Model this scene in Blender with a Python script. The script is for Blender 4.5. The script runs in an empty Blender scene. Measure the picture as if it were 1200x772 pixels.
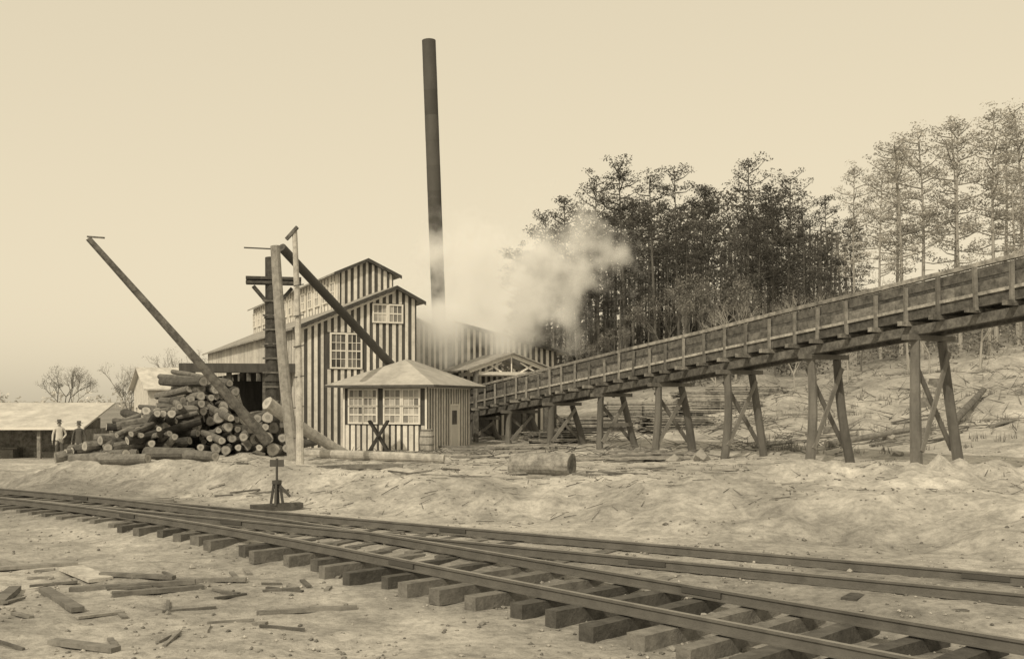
import bpy, math, random
from mathutils import Vector, Matrix, noise
random.seed(7)
R = random.Random(11)
scene = bpy.context.scene
TINT = (1.0, 0.965, 0.90)
def sep(v): return (v*TINT[0], v*TINT[1], v*TINT[2], 1)
def smooth(a, b, x):
    t = max(0.0, min(1.0, (x-a)/(b-a))); return t*t*(3-2*t)

# ---------------------------------------------------------------- materials
def mat(name, v1, v2, scale=(4,4,4), rough=0.85, bump=0.3, bscale=20, metallic=0.0, detail=6, fine=None, lo=.62, dist=.05):
    m = bpy.data.materials.new(name); m.use_nodes = True
    nt = m.node_tree; N = nt.nodes; L = nt.links
    bs = N['Principled BSDF']; bs.inputs['Roughness'].default_value = rough
    bs.inputs['Metallic'].default_value = metallic
    bs.inputs['Specular IOR Level'].default_value = 0.2
    tc = N.new('ShaderNodeTexCoord'); mp = N.new('ShaderNodeMapping')
    mp.inputs['Scale'].default_value = scale
    L.new(tc.outputs['Object'], mp.inputs['Vector'])
    nz = N.new('ShaderNodeTexNoise'); nz.inputs['Scale'].default_value = 1; nz.inputs['Detail'].default_value = detail
    nz.inputs['Roughness'].default_value = 0.65
    L.new(mp.outputs['Vector'], nz.inputs['Vector'])
    rp = N.new('ShaderNodeValToRGB'); rp.color_ramp.elements[0].position = .3; rp.color_ramp.elements[1].position = .7
    rp.color_ramp.elements[0].color = sep(v1); rp.color_ramp.elements[1].color = sep(v2)
    L.new(nz.outputs['Fac'], rp.inputs['Fac'])
    at = N.new('ShaderNodeAttribute'); at.attribute_name = 'tone'
    vm = N.new('ShaderNodeVectorMath'); vm.operation = 'SCALE'
    L.new(rp.outputs['Color'], vm.inputs[0]); L.new(at.outputs['Fac'], vm.inputs['Scale'])
    last = vm.outputs['Vector']
    for fs in (fine if isinstance(fine,(list,tuple)) else ([fine] if fine else [])):
        n3 = N.new('ShaderNodeTexNoise'); n3.inputs['Scale'].default_value = fs; n3.inputs['Detail'].default_value = 8
        n3.inputs['Roughness'].default_value = .75
        L.new(tc.outputs['Object'], n3.inputs['Vector'])
        mr = N.new('ShaderNodeMapRange'); mr.inputs['From Min'].default_value = .35; mr.inputs['From Max'].default_value = .58
        mr.inputs['To Min'].default_value = lo; mr.inputs['To Max'].default_value = 1.06
        L.new(n3.outputs['Fac'], mr.inputs['Value'])
        v2n = N.new('ShaderNodeVectorMath'); v2n.operation = 'SCALE'
        L.new(last, v2n.inputs[0]); L.new(mr.outputs['Result'], v2n.inputs['Scale']); last = v2n.outputs['Vector']
    L.new(last, bs.inputs['Base Color'])
    if bump:
        n2 = N.new('ShaderNodeTexNoise'); n2.inputs['Scale'].default_value = bscale; n2.inputs['Detail'].default_value = 6
        n2.inputs['Roughness'].default_value = .65
        L.new(tc.outputs['Object'], n2.inputs['Vector'])
        bp = N.new('ShaderNodeBump'); bp.inputs['Strength'].default_value = bump; bp.inputs['Distance'].default_value = dist
        L.new(n2.outputs['Fac'], bp.inputs['Height']); L.new(bp.outputs['Normal'], bs.inputs['Normal'])
    return m
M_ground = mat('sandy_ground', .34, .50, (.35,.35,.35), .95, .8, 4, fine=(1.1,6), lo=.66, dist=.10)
M_tie = mat('old_tie_wood', .085, .18, (5,5,5), .9, .5)
M_steel = mat('rail_steel', .11, .18, (3,3,3), .6, .15, metallic=.1)
M_railtop = mat('rail_head', .24, .36, (3,3,3), .45, .0, metallic=.4)
M_darkboard = mat('dark_boards', .065, .125, (6,6,1), .85, .3)
M_white = mat('whitewashed_board', .70, .86, (3,3,.8), .8, .2, fine=3, lo=.8)
M_trim = mat('white_trim', .72, .84, (3,3,3), .8, .1)
M_roof = mat('roof_shingle', .28, .42, (2,2,2), .9, .4, 10, fine=3)
M_roofpale = mat('tin_roof', .42, .56, (1,1,1), .7, .2, 8, fine=1.5, lo=.75)
M_glass = mat('window_glass', .07, .24, (1.2,1.2,1.2), .15, 0)
M_glasspale = mat('sky_lit_window_glass', .22, .5, (1.5,1.5,1.5), .15, 0)  # pale base colour stands in for bright reflections on the panes
M_bark = mat('bark', .075, .18, (5,5,5), .95, .8, 14)
M_barkpale = mat('peeled_pole', .36, .55, (3,3,1), .8, .3, 12, fine=5)
M_end = mat('log_end', .32, .50, (6,6,6), .85, .2)
M_weather = mat('weathered_timber', .14, .28, (3,3,3), .88, .4, 12, fine=6)
M_trestle = mat('trestle_log', .10, .19, (3,3,1), .9, .5, 12)
M_plank = mat('sawn_plank', .30, .48, (3,3,3), .85, .2, fine=5)
M_stack = mat('stack_iron', .065, .10, (1,1,.4), .7, .2, 5)
M_needle = mat('pine_needles', .09, .16, (.8,.8,.8), .8, 0)
M_needlepale = mat('haze_faded_needles', .36, .50, (.8,.8,.8), .8, 0)  # pale colour imitates haze and overexposure on the far-right pines
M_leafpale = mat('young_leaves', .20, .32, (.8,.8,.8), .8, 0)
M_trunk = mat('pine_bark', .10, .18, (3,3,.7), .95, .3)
M_trunkpale = mat('pale_bark', .32, .42, (3,3,.7), .95, .3)  # paleness imitates haze on the far-right pines; bare trees share it
M_stone = mat('stone', .25, .42, (6,6,6), .95, .4)
M_skin = mat('skin', .32, .36, (5,5,5), .6, 0)
M_shirt = mat('cotton_shirt', .55, .65, (5,5,5), .9, .1)
M_coat = mat('work_coat', .09, .12, (5,5,5), .9, .1)
M_trouser = mat('trousers', .09, .13, (5,5,5), .9, .1)
M_grass = mat('dry_grass', .16, .30, (2,2,2), .9, 0)
for m in (M_needle, M_needlepale, M_leafpale):
    nt = m.node_tree; bs = nt.nodes['Principled BSDF']
    tr = nt.nodes.new('ShaderNodeBsdfTranslucent'); mx = nt.nodes.new('ShaderNodeMixShader'); mx.inputs[0].default_value = .35
    src = bs.inputs['Base Color'].links[0].from_socket
    nt.links.new(src, tr.inputs['Color']); nt.links.new(bs.outputs[0], mx.inputs[1]); nt.links.new(tr.outputs[0], mx.inputs[2])
    nt.links.new(mx.outputs[0], nt.nodes['Material Output'].inputs['Surface'])

# ---------------------------------------------------------------- mesh builder
class MB:
    def __init__(s): s.v=[]; s.f=[]; s.m=[]; s.t=[]; s.mats=[]
    def mi(s, m):
        if m not in s.mats: s.mats.append(m)
        return s.mats.index(m)
    def face(s, pts, m, tone=1.0):
        i=len(s.v); s.v += [tuple(p) for p in pts]; s.f.append(tuple(range(i,i+len(pts)))); s.m.append(s.mi(m)); s.t.append(tone)
    def hexa(s, p, m, tone=1.0):   # p: 4 bottom + 4 top
        i=len(s.v); s.v += [tuple(q) for q in p]
        for q in ((3,2,1,0),(4,5,6,7),(0,1,5,4),(1,2,6,5),(2,3,7,6),(3,0,4,7)):
            s.f.append(tuple(i+k for k in q)); s.m.append(s.mi(m)); s.t.append(tone)
    def beam(s, a, b, w, h, m, tone=None, up=Vector((0,0,1))):
        a=Vector(a); b=Vector(b); d=(b-a).normalized()
        if abs(d.dot(up))>.98: up=Vector((0,1,0))
        x=d.cross(up).normalized()*w/2; z=x.cross(d).normalized()*h/2
        if tone is None: tone=R.uniform(.75,1.2)
        s.hexa([a-x-z,a+x-z,b+x-z,b-x-z,a-x+z,a+x+z,b+x+z,b-x+z], m, tone)
    def cyl(s, a, b, r1, r2, m, n=10, capm=None, tone=None, seg=1, wob=0.0, bend=0.0):
        a=Vector(a); b=Vector(b); d=(b-a).normalized()
        up=Vector((0,0,1)) if abs(d.z)<.9 else Vector((0,1,0))
        x=d.cross(up).normalized(); y=d.cross(x).normalized()
        if tone is None: tone=R.uniform(.75,1.25)
        base=len(s.v); mi=s.mi(m); bd=(x*R.uniform(-1,1)+y*R.uniform(-1,1))*bend
        ph=R.uniform(0,9)
        for k in range(seg+1):
            f=k/seg; c=a.lerp(b,f)+bd*math.sin(math.pi*f); r=r1+(r2-r1)*f
            for j in range(n):
                an=2*math.pi*j/n; rr=r*(1+wob*math.sin(3*an+ph+f*2)+wob*R.uniform(-.5,.5))
                s.v.append(tuple(c+x*math.cos(an)*rr+y*math.sin(an)*rr))
        for k in range(seg):
            for j in range(n):
                p=base+k*n+j; q=base+k*n+(j+1)%n
                s.f.append((p,q,q+n,p+n)); s.m.append(mi); s.t.append(tone)
        if n<=4: return
        cm=capm or m; ct=R.uniform(.75,1.25)
        for e,(c,off) in enumerate(((a,base),(b,base+seg*n))):
            ring=[Vector(s.v[off+j]) for j in range(n)]
            i0=len(s.v)
            for q in ring: s.v.append(tuple(c.lerp(q,.88)))
            for q in ring: s.v.append(tuple(c.lerp(q,.42)))
            i2=len(s.v); s.v.append(tuple(c))
            for j in range(n):
                k=(j+1)%n
                s.f.append((off+j,off+k,i0+k,i0+j)); s.m.append(mi); s.t.append(tone)
                s.f.append((i0+j,i0+k,i0+n+k,i0+n+j)); s.m.append(s.mi(cm)); s.t.append(ct)
                s.f.append((i0+n+j,i0+n+k,i2)); s.m.append(s.mi(cm)); s.t.append(ct*.72)
    def build(s, name, parent=None, origin=None, smooth_=False, mesh_only=False):
        if origin is None:
            xs=[p[0] for p in s.v]; ys=[p[1] for p in s.v]; zs=[p[2] for p in s.v]
            origin=Vector(((min(xs)+max(xs))/2,(min(ys)+max(ys))/2,min(zs)))
        origin=Vector(origin)
        me=bpy.data.meshes.new(name); me.from_pydata([tuple(Vector(p)-origin) for p in s.v],[],s.f)
        for m in s.mats: me.materials.append(m)
        me.polygons.foreach_set('material_index', s.m)
        at=me.attributes.new('tone','FLOAT','FACE'); at.data.foreach_set('value', s.t)
        if smooth_: me.polygons.foreach_set('use_smooth',[True]*len(s.f))
        me.update()
        if mesh_only: return me
        ob=bpy.data.objects.new(name, me); scene.collection.objects.link(ob); ob.location=origin
        if parent is not None:
            ob.parent=parent; ob.location=origin-parent.location
        return ob
def empty(name, loc):
    e=bpy.data.objects.new(name,None); scene.collection.objects.link(e); e.location=loc; e.empty_display_size=.5; return e

# ---------------------------------------------------------------- terrain
def nz(x,y,s,o=0): return noise.noise(Vector((x*s+o,y*s-o*1.7,o*.37)))
def ground(X,D):
    tA=(D-(17.23-.67*X))/1.2037
    tB=(D-(14.27-1.1*X))/1.487
    z=-.195
    w_=nz(X,D,.25,3)*1.6+nz(X,D,.8,5)*.7
    crest=.60+.12*nz(X,D,.3,14)
    z+=crest*smooth(3.2+w_,6.0+w_,tA)-(crest-.44)*smooth(8,13,tA)
    z-=.17*smooth(-1.0,-2.6,min(tA,tB if X>-8 else tA))
    z-=.62*smooth(-12,-18,X)*smooth(24,36,D)
    u=(D-39)*.6+(X-10)*.8
    hz=.16*(u+math.sqrt(u*u+26))/2
    z+=hz*smooth(-8,8,X)*(1-smooth(200,700,D)*.8) if D<1200 else 0
    off=smooth(1.5,3.5,abs(tA)) if tB>0 or X<-8 else smooth(1.6,3.0,min(abs(tA),abs(tB)))
    near=1-smooth(60,140,math.hypot(X,D))
    face_=smooth(2.2,4,tA)*(1-smooth(9,13,tA))
    z+=near*off*(nz(X,D,.5,1)*.08+nz(X,D,1.6,2)*.04)
    z+=near*face_*(nz(X,D,1.1,22)*.10+abs(nz(X,D,2.3,23))*.10)
    z+=near*(nz(X,D,5,4)*.02+off*nz(X,D,3,24)*.025)
    for (mx,my,mr,mh) in ((7.2,23.5,1.5,.34),(9.8,22.6,1.4,.42),(4.5,22.8,1.3,.14),(12.5,23.0,1.6,.42),(-2,23.6,1.5,.1),(-6,25.2,1.8,.14)):
        d2=((X-mx)**2+((D-my)*1.3)**2)/(mr*mr)
        if d2<6: z+=mh*math.exp(-d2)*(1+nz(X,D,2.5,6)*.8)
    if D>36: z+=near*smooth(36,46,D)*smooth(8,15,X)*(nz(X,D,.22,8)*.7+nz(X,D,.7,9)*.25)
    return z
def axis(lo,hi,step,far,g=1.16):
    a=[]; x=lo
    while x<=hi: a.append(x); x+=step
    l=[];x=lo;s=step
    while x>-far: s*=g; x-=s; l.append(x)
    r=[];x=a[-1];s=step
    while x<far: s*=g; x+=s; r.append(x)
    return l[::-1]+a+r
xs=axis(-17,20,.13,2500,1.14); ys=axis(6,34,.12,2500,1.09)
me=bpy.data.meshes.new('ground')
V=[(x,y,ground(x,y)) for y in ys for x in xs]; nx=len(xs)
F=[(j*nx+i,j*nx+i+1,(j+1)*nx+i+1,(j+1)*nx+i) for j in range(len(ys)-1) for i in range(nx-1)]
me.from_pydata(V,[],F); me.materials.append(M_ground)
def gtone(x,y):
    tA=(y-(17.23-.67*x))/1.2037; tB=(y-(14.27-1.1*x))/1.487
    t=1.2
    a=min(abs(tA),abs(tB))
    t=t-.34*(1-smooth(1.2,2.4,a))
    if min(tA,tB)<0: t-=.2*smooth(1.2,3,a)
    t-=.18*smooth(1.5,3,tA)*(1-smooth(4.5,6.5,tA+nz(x,y,.6,41)))  # shade of the bank face painted into the ground tone
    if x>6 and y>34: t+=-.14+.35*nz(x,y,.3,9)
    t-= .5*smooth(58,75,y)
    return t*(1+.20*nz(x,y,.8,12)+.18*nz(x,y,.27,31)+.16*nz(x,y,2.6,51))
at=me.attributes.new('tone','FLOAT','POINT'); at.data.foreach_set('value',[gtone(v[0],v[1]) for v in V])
me.polygons.foreach_set('use_smooth',[True]*len(F))
g=bpy.data.objects.new('ground',me); scene.collection.objects.link(g)

# ---------------------------------------------------------------- tracks
def bez(p0,p1,p2,n):
    return [Vector(((1-t)**2*p0[0]+2*t*(1-t)*p1[0]+t*t*p2[0],(1-t)**2*p0[1]+2*t*(1-t)*p1[1]+t*t*p2[1])) for t in [i/n for i in range(n+1)]]
lineA=[Vector((x,17.23-.67*x)) for x in (-45,-30,-20,-12,-6,0,6,12,24)]
lineB=bez((-12,17.23+8.04),(-6.9,21.86),(-1.5,14.27+1.65),14)+[Vector((x,14.27-1.1*x)) for x in (1,4,7,10)]
def offset(line,d):
    out=[]
    for i,p in enumerate(line):
        a=line[max(0,i-1)]; b=line[min(len(line)-1,i+1)]; t=(b-a).normalized(); out.append(p+Vector((-t.y,t.x))*d)
    return out
def rail(mb,line):
    prof=[(-.06,-.14),(.06,-.14),(.06,-.12),(.012,-.11),(.012,-.04),(.034,-.03),(.034,0),(-.034,0),(-.034,-.03),(-.012,-.04),(-.012,-.11),(-.06,-.12)]
    rings=[]
    for i,p in enumerate(line):
        a=line[max(0,i-1)]; b=line[min(len(line)-1,i+1)]; t=(b-a).normalized(); nn=Vector((-t.y,t.x))
        rings.append([Vector((p.x+nn.x*q[0],p.y+nn.y*q[0],q[1])) for q in prof])
    for i in range(len(rings)-1):
        for j in range(12):
            k=(j+1)%12
            mb.face([rings[i][j],rings[i][k],rings[i+1][k],rings[i+1][j]], M_railtop if j==6 else M_steel, 1.0)
def resample(line,step):
    out=[];acc=0
    for a,b in zip(line,line[1:]):
        L=(b-a).length; s=acc
        while s<L: out.append((a.lerp(b,s/L),(b-a).normalized())); s+=step
        acc=s-L
    return out
def joints(mb,line,phase):
    for i,(p,t) in enumerate(resample(line,.31)):
        if (i+phase)%29==0:   # fish plates at the rail joints
            for sd_ in (-1,1):
                n_=Vector((-t.y,t.x))*.03*sd_
                mb.beam((p.x-t.x*.3+n_.x,p.y-t.y*.3+n_.y,-.07),(p.x+t.x*.3+n_.x,p.y+t.y*.3+n_.y,-.07),.02,.07,M_stack,1)
trk=empty('railroad_track',(0,17.23,-.14))
mb=MB()
for d in (-.7175,.7175): rail(mb,offset(lineA,d)); joints(mb,offset(lineA,d),5 if d>0 else 19)
mb.build('rails',trk)
mb=MB()
def distB(p):
    return min((p-(a.lerp(b,max(0,min(1,(p-a).dot(b-a)/(b-a).length_squared))))).length for a,b in zip(lineB,lineB[1:]))
def tie(mb,p,t,l0,l1):
    n_=Vector((-t.y,t.x)); zt=-.142
    a=p+n_*l0; b=p+n_*l1; j=R.uniform(-.07,.07)
    dz=R.uniform(-.035,0)
    w=R.uniform(.17,.25); h=.2
    tn=R.uniform(.6,1.6)
    jx=t*j
    pts=[a+jx,a.lerp(b,.33)+jx*.4,a.lerp(b,.66)-jx*.4,b-jx]
    ws=[w*R.uniform(.82,1.08) for _ in range(4)]
    for i in range(3):
        p0,p1=pts[i],pts[i+1]; x0=t*ws[i]/2; x1=t*ws[i+1]/2
        zt0=zt+dz
        def q(pp,xx,z): v=pp+xx; return Vector((v.x,v.y,z))
        mb.hexa([q(p0,-x0,zt0-h),q(p0,x0,zt0-h),q(p1,x1,zt0-h),q(p1,-x1,zt0-h),q(p0,-x0,zt0),q(p0,x0,zt0),q(p1,x1,zt0),q(p1,-x1,zt0)],M_tie,tn)
for p,t in resample(lineA,.64):
    if not(-30<p.x<14): continue
    lo=-1.25+R.uniform(-.2,.08)
    d=distB(p)
    if -11.5<p.x<-4.0: lo=-1.25-d+R.uniform(-.15,.05)
    tie(mb,p,t,lo,1.25+R.uniform(-.06,.18))
mb.build('ties',trk)
sid=empty('railroad_siding_track',(0,14.3,-.14))
mb=MB()
for d in (-.7175,.7175): rail(mb,offset(lineB,d)); joints(mb,offset(lineB,d),25 if d>0 else 11)
ob=mb.build('rails',sid); ob.location.z-=.003
mb=MB()
for p,t in resample(lineB,.68):
    if p.x<-4.0 or p.x>9: continue
    d=(p.y-(17.23-.67*p.x))/1.2037
    hi=1.25 if d<-2.6 else max(.2,-d-1.28)
    tie(mb,p,t,-1.25+R.uniform(-.32,.12),hi)
mb.build('ties',sid)

# ---------------------------------------------------------------- frames for buildings
class Fr:
    def __init__(s,O,ang): s.O=Vector((O[0],O[1])); s.u=Vector((math.cos(ang),math.sin(ang))); s.n=Vector((math.sin(ang),-math.cos(ang)))
    def P(s,a,t,z):
        q=s.O+s.u*a-s.n*t; return Vector((q.x,q.y,z))
    def box(s,mb,a0,a1,t0,t1,z0,z1,m,tone=1.0,z1b=None):
        z1b=z1 if z1b is None else z1b
        mb.hexa([s.P(a0,t0,z0),s.P(a1,t0,z0),s.P(a1,t1,z0),s.P(a0,t1,z0),s.P(a0,t0,z1),s.P(a1,t0,z1b),s.P(a1,t1,z1b),s.P(a0,t1,z1)],m,tone)
def stripes(mb,fr,a0,a1,z0,top,pitch=.31,w=.15,holes=()):
    a=a0+pitch*.3
    while a+w<a1:
        zb=z0; zt0=top(a)-.03; zt1=top(a+w)-.03
        wj=w*R.uniform(.8,1.15)
        parts=[]
        cuts=sorted([(h[2],h[3]) for h in holes if h[0]-.02<a+w and h[1]+.02>a])
        cur=zb
        for c in cuts:
            if c[0]>cur: parts.append((cur,c[0],c[0]))
            cur=c[1]
        parts.append((cur,zt0,zt1))
        for p in parts:
            if p[1]-p[0]>.05: fr.box(mb,a,a+wj,-.035,-.001,p[0],p[1],M_white,R.uniform(.75,1.08),p[2])
        a+=pitch*R.uniform(.95,1.05)
def wallpoly(mb,fr,pts,m=None,t=0.0,tone=1.0):
    mb.face([fr.P(a,t,z) for a,z in pts],m or M_darkboard,tone)
def window(mbf,mbg,fr,a0,a1,z0,z1,nx_,nz_,t=-.04,gm=None):
    b=.07
    for i in range(nx_):
        for j in range(nz_):
            fr.box(mbg,a0+(a1-a0)*i/nx_,a0+(a1-a0)*(i+1)/nx_,t-.004,t+.05,z0+(z1-z0)*j/nz_,z0+(z1-z0)*(j+1)/nz_,gm or M_glass,R.uniform(.4,1.5))
    for (x0,x1,y0,y1) in ((a0-b,a0,z0-b,z1+b),(a1,a1+b,z0-b,z1+b),(a0,a1,z0-b,z0),(a0,a1,z1,z1+b)):
        fr.box(mbf,x0,x1,t-.06,t+.02,y0,y1,M_trim)
    for i in range(1,nx_):
        x=a0+(a1-a0)*i/nx_; w=.035 if (i*2==nx_) else .014
        fr.box(mbf,x-w,x+w,t-.03,t-.006,z0,z1,M_trim)
    for i in range(1,nz_):
        z=z0+(z1-z0)*i/nz_; w=.03 if i*2==nz_ else .014
        fr.box(mbf,a0,a1,t-.035,t-.007,z-w,z+w,M_trim)
def roofslab(mb,fr,a0,z0,a1,z1,t0,t1,m,th=.1,tone=1.0):
    mb.hexa([fr.P(a0,t0,z0),fr.P(a1,t0,z1),fr.P(a1,t1,z1),fr.P(a0,t1,z0),fr.P(a0,t0,z0+th),fr.P(a1,t0,z1+th),fr.P(a1,t1,z1+th),fr.P(a0,t1,z0+th)],m,tone)

# ---------------------------------------------------------------- sawmill
ANG=math.radians(24.8)
FM=Fr((-9.6,46),ANG)
mill=empty('sawmill_building',(-9.6,46,.1))
G0=0.0
wl,wh,wf,wg,rf=MB(),MB(),MB(),MB(),MB()
ft=lambda s: 5.63+.43*s if s<4.54 else 7.58-.49*(s-4.54)
wallpoly(wl,FM,[(0,G0),(5.6,G0),(5.6,ft(5.6)),(4.54,ft(4.54)),(0,ft(0))])
stripes(wh,FM,0,5.6,G0,ft,holes=[(1.42,2.95,3.75,5.45),(3.4,4.95,5.9,6.85)])
window(wf,wg,FM,1.5,2.15,3.85,5.35,3,4); window(wf,wg,FM,2.27,2.87,3.85,5.35,3,4)
window(wf,wg,FM,3.5,4.1,6.0,6.75,3,2,gm=M_glasspale); window(wf,wg,FM,4.25,4.85,6.0,6.75,3,2,gm=M_glasspale)
def sidewall(fr,a,t0,t1,z0,z1,holes=(),m=None,striped=True,outer=-1):
    q=fr.P(a,t0,0); f=Fr((q.x,q.y),0); f.u=-fr.n; f.n=fr.u*outer
    L=t1-t0
    wallpoly(wl,f,[(0,z0),(L,z0),(L,z1),(0,z1)],m)
    if striped: stripes(wh,f,0,L,z0,lambda s:z1,holes=holes)
    return f
f=sidewall(FM,0,0,4,G0,5.6)
sidewall(FM,5.6,0,4,G0,7.0,outer=1)
f=sidewall(FM,0,4.0,27,3.9,5.6)
for i in range(9):
    FM.box(wl,0,.2,4+i*2.8,4.2+i*2.8,G0,3.9,M_weather,.8)
FM.box(wl,2.6,2.7,4.1,26.9,G0,5.5,M_darkboard,.5)
mt=lambda s: 5.6+.43*s if s<4.5 else 5.6+.43*(9-s)
wallpoly(wl,FM,[(0,G0),(9,G0),(9,5.6),(4.5,7.53),(0,5.6)],t=27)
wallpoly(wl,FM,[(5.6,G0),(9,G0),(9,5.6),(5.6,mt(5.6))],t=4.0)
F4=Fr(tuple(FM.P(0,4,0)[:2]),ANG)
stripes(wh,F4,5.7,9,G0,mt,holes=[(6.0,6.85,3.9,5.7)])
window(wf,wg,F4,6.1,6.75,4.0,5.6,3,4)
sidewall(FM,9,4,27,G0,5.6,outer=1)
roofslab(rf,FM,-.35,5.63-.15,4.54,7.58,-.35,4.0,M_roof)
roofslab(rf,FM,4.54,7.58,5.95,ft(5.95),-.35,4.0,M_roof)
roofslab(rf,FM,-.36,5.45,4.5,7.535,4.003,27.4,M_roof,.09)
roofslab(rf,FM,4.5,7.535,9.4,5.43,3.7,27.4,M_roof,.09)
for a0,z0,a1,z1 in ((-.35,5.46,4.54,7.56),(4.54,7.56,5.95,ft(5.95)-.02)):
    roofslab(rf,FM,a0,z0-.06,a1,z1-.06,-.39,-.351,M_darkboard,.17,.8)
roofslab(wf,FM,0,5.42,4.54,7.37,-.05,-.03,M_trim,.1)
MO0,MO1=3.07,5.87
f=sidewall(FM,MO0,4.3,27,6.8,8.75,striped=False,m=M_white)
for i in range(14):
    a=.8+i*1.6
    window(wf,wg,f,a,a+.8,7.45,8.3,2,2,t=-.03,gm=M_glasspale)
for i in range(34):
    f.box(wh,.2+i*.67,.24+i*.67,-.03,-.001,6.9,8.7,M_weather,1.5)
sidewall(FM,MO1,4.3,27,6.8,8.75,outer=1)
F43=Fr(tuple(FM.P(0,4.3,0)[:2]),ANG)
mo=lambda s: 8.75+.45*(s-MO0) if s<4.47 else 8.75+.45*(MO1-s)
wallpoly(wl,F43,[(MO0,6.8),(MO1,6.8),(MO1,8.75),(4.47,9.38),(MO0,8.75)])
stripes(wh,F43,MO0,MO1,7.0,mo)
roofslab(rf,F43,MO0-.35,8.75-.14,4.47,9.4,-.3,23,M_roof,.09)
roofslab(rf,F43,4.47,9.4,MO1+.35,8.75-.14,-.3,23,M_roof,.09)
for a0,z0,a1,z1 in ((MO0-.36,8.53,4.47,9.32),(4.47,9.32,MO1+.36,8.53)):
    roofslab(rf,F43,a0,z0,a1,z1,-.34,-.301,M_darkboard,.17,.8)
# engine house wing
FW=Fr((-3.1,53.4),ANG)
wt=lambda s:6.35-.225*s
wallpoly(wl,FW,[(0.02,G0),(6.1,G0),(6.1,wt(6.1)),(0.02,wt(0))])
stripes(wh,FW,.05,6.1,G0,wt,pitch=.33,holes=[(1.0,2.4,0,2.9),(3.2,4.6,0,2.6)])
wallpoly(wl,FW,[(0,G0),(6.1,G0),(6.1,wt(6.1)),(0,wt(0))],t=12)
q=FW.P(6.1,0,0); fr2=Fr((q.x,q.y),0); fr2.u=-FW.n; fr2.n=FW.u
wallpoly(wl,fr2,[(0,G0),(12,G0),(12,wt(6.1)),(0,wt(6.1))]); stripes(wh,fr2,0,12,G0,lambda s:wt(6.1))
roofslab(rf,FW,-.1,wt(-.1),6.6,wt(6.6),-.45,12.3,M_roofpale,.1)
roofslab(rf,FW,-.1,wt(-.1)-.05,6.6,wt(6.6)-.05,-.5,-.452,M_darkboard,.14,.8)
# little truss gable over the jack ladder
FG=Fr((-1.75,49.6),ANG)
for s in (0,3.8):
    for t in (0,2.6): FG.box(wl,s-.1,s+.1,t-.1,t+.1,G0,3.75,M_weather,.8)
for t in (-.0,2.6):
    wf.beam(FG.P(-.35,t,3.75),FG.P(1.9,t,4.55),.08,.18,M_trim); wf.beam(FG.P(1.9,t,4.55),FG.P(4.15,t,3.75),.08,.18,M_trim)
    wf.beam(FG.P(-.1,t,3.66),FG.P(3.9,t,3.66),.08,.16,M_trim)
    for a,b in ((.5,1.4),(1.4,.6),(2.4,3.3),(3.3,2.4)):
        wf.beam(FG.P(a,t+.05,3.72),FG.P(b,t+.05,4.2),.05,.08,M_trim)
    wf.beam(FG.P(1.9,t,3.7),FG.P(1.9,t,4.5),.06,.09,M_trim)
roofslab(rf,FG,-.6,3.78,1.9,4.63,-.3,3.5,M_roof,.06); roofslab(rf,FG,1.9,4.63,4.4,3.78,-.3,3.5,M_roof,.06)
# log deck canopy on the left side
FC=Fr((-14.6,46.0),math.radians(8))
FC.box(rf,0,5.0,0,5.5,3.72,3.86,M_weather,.8)
FC.box(rf,-.3,5.3,-.3,.0,3.6,4.0,M_darkboard,.9)
for s in (0.1,1.7,3.3,4.8):
    for t in (.1,5): FC.box(wl,s,s+.22,t,t+.22,G0-.4,3.71,M_weather,.7)
FC.box(wl,0,5.2,.3,5.2,1.1,1.3,M_weather,.8)
FC.box(wl,.1,4.9,4.9,5.0,1.3,3.3,M_darkboard,.6)
for mbx,nm in ((wl,'walls'),(wh,'whitewashed_battens'),(wf,'window_frames_and_trim'),(wg,'window_panes'),(rf,'roof')):
    mbx.build(nm,mill)

# ---------------------------------------------------------------- office hut
hut=empty('mill_office_hut',(-4.5,44,.15))
wl,wh,wf,wg,rf=MB(),MB(),MB(),MB(),MB()
HA=math.atan2(-1.3,3.6)
FH=Fr((-7.1,43.3),HA); HW=3.83; HD=4.6; HE=3.0; HB=.05
q=FH.P(HW,0,0); FR=Fr((q.x,q.y),0); FR.u=-FH.n; FR.n=FH.u
wallpoly(wl,FH,[(0,HB),(HW,HB),(HW,HE),(0,HE)])
wallpoly(wl,FR,[(0,HB),(HD,HB),(HD,HE),(0,HE)])
wallpoly(wl,FH,[(0,HB),(HW,HB),(HW,HE),(0,HE)],t=HD)
ql=FH.P(0,0,0); FL=Fr((ql.x,ql.y),0); FL.u=-FH.n; FL.n=-FH.u
wallpoly(wl,FL,[(0,HB),(HD,HB),(HD,HE),(0,HE)]); stripes(wh,FL,0,HD,HB,lambda s:HE,.27,.14)
stripes(wh,FH,0.0,HW,HB,lambda s:HE,.27,.17,holes=[(.2,1.62,1.3,2.85),(1.85,3.6,1.3,2.85)])
for a,b in ((.3,.9),(.98,1.55),(1.95,2.65),(2.8,3.5)):
    window(wf,wg,FH,a,b,1.42,2.05,3,2,gm=M_glasspale); window(wf,wg,FH,a,b,2.13,2.76,3,2,gm=M_glasspale)
stripes(wh,FR,0.02,HD,HB,lambda s:HE,.27,.12,holes=[(2.25,3.25,0,2.15)])
FR.box(wf,2.35,3.15,-.06,-.02,.15,2.1,M_trim,.85); FR.box(wf,2.27,2.35,-.09,-.01,.1,2.18,M_trim); FR.box(wf,3.15,3.23,-.09,-.01,.1,2.18,M_trim)
FR.box(wf,2.35,3.15,-.09,-.01,2.1,2.18,M_trim)
FR.box(wg,2.5,3.0,-.075,-.061,1.3,1.9,M_glass,.8)
for (a,b) in ((-.03,.06),(HW-.06,HW+.03)): FH.box(wf,a,b,-.05,-.036,HB,HE,M_trim)
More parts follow.
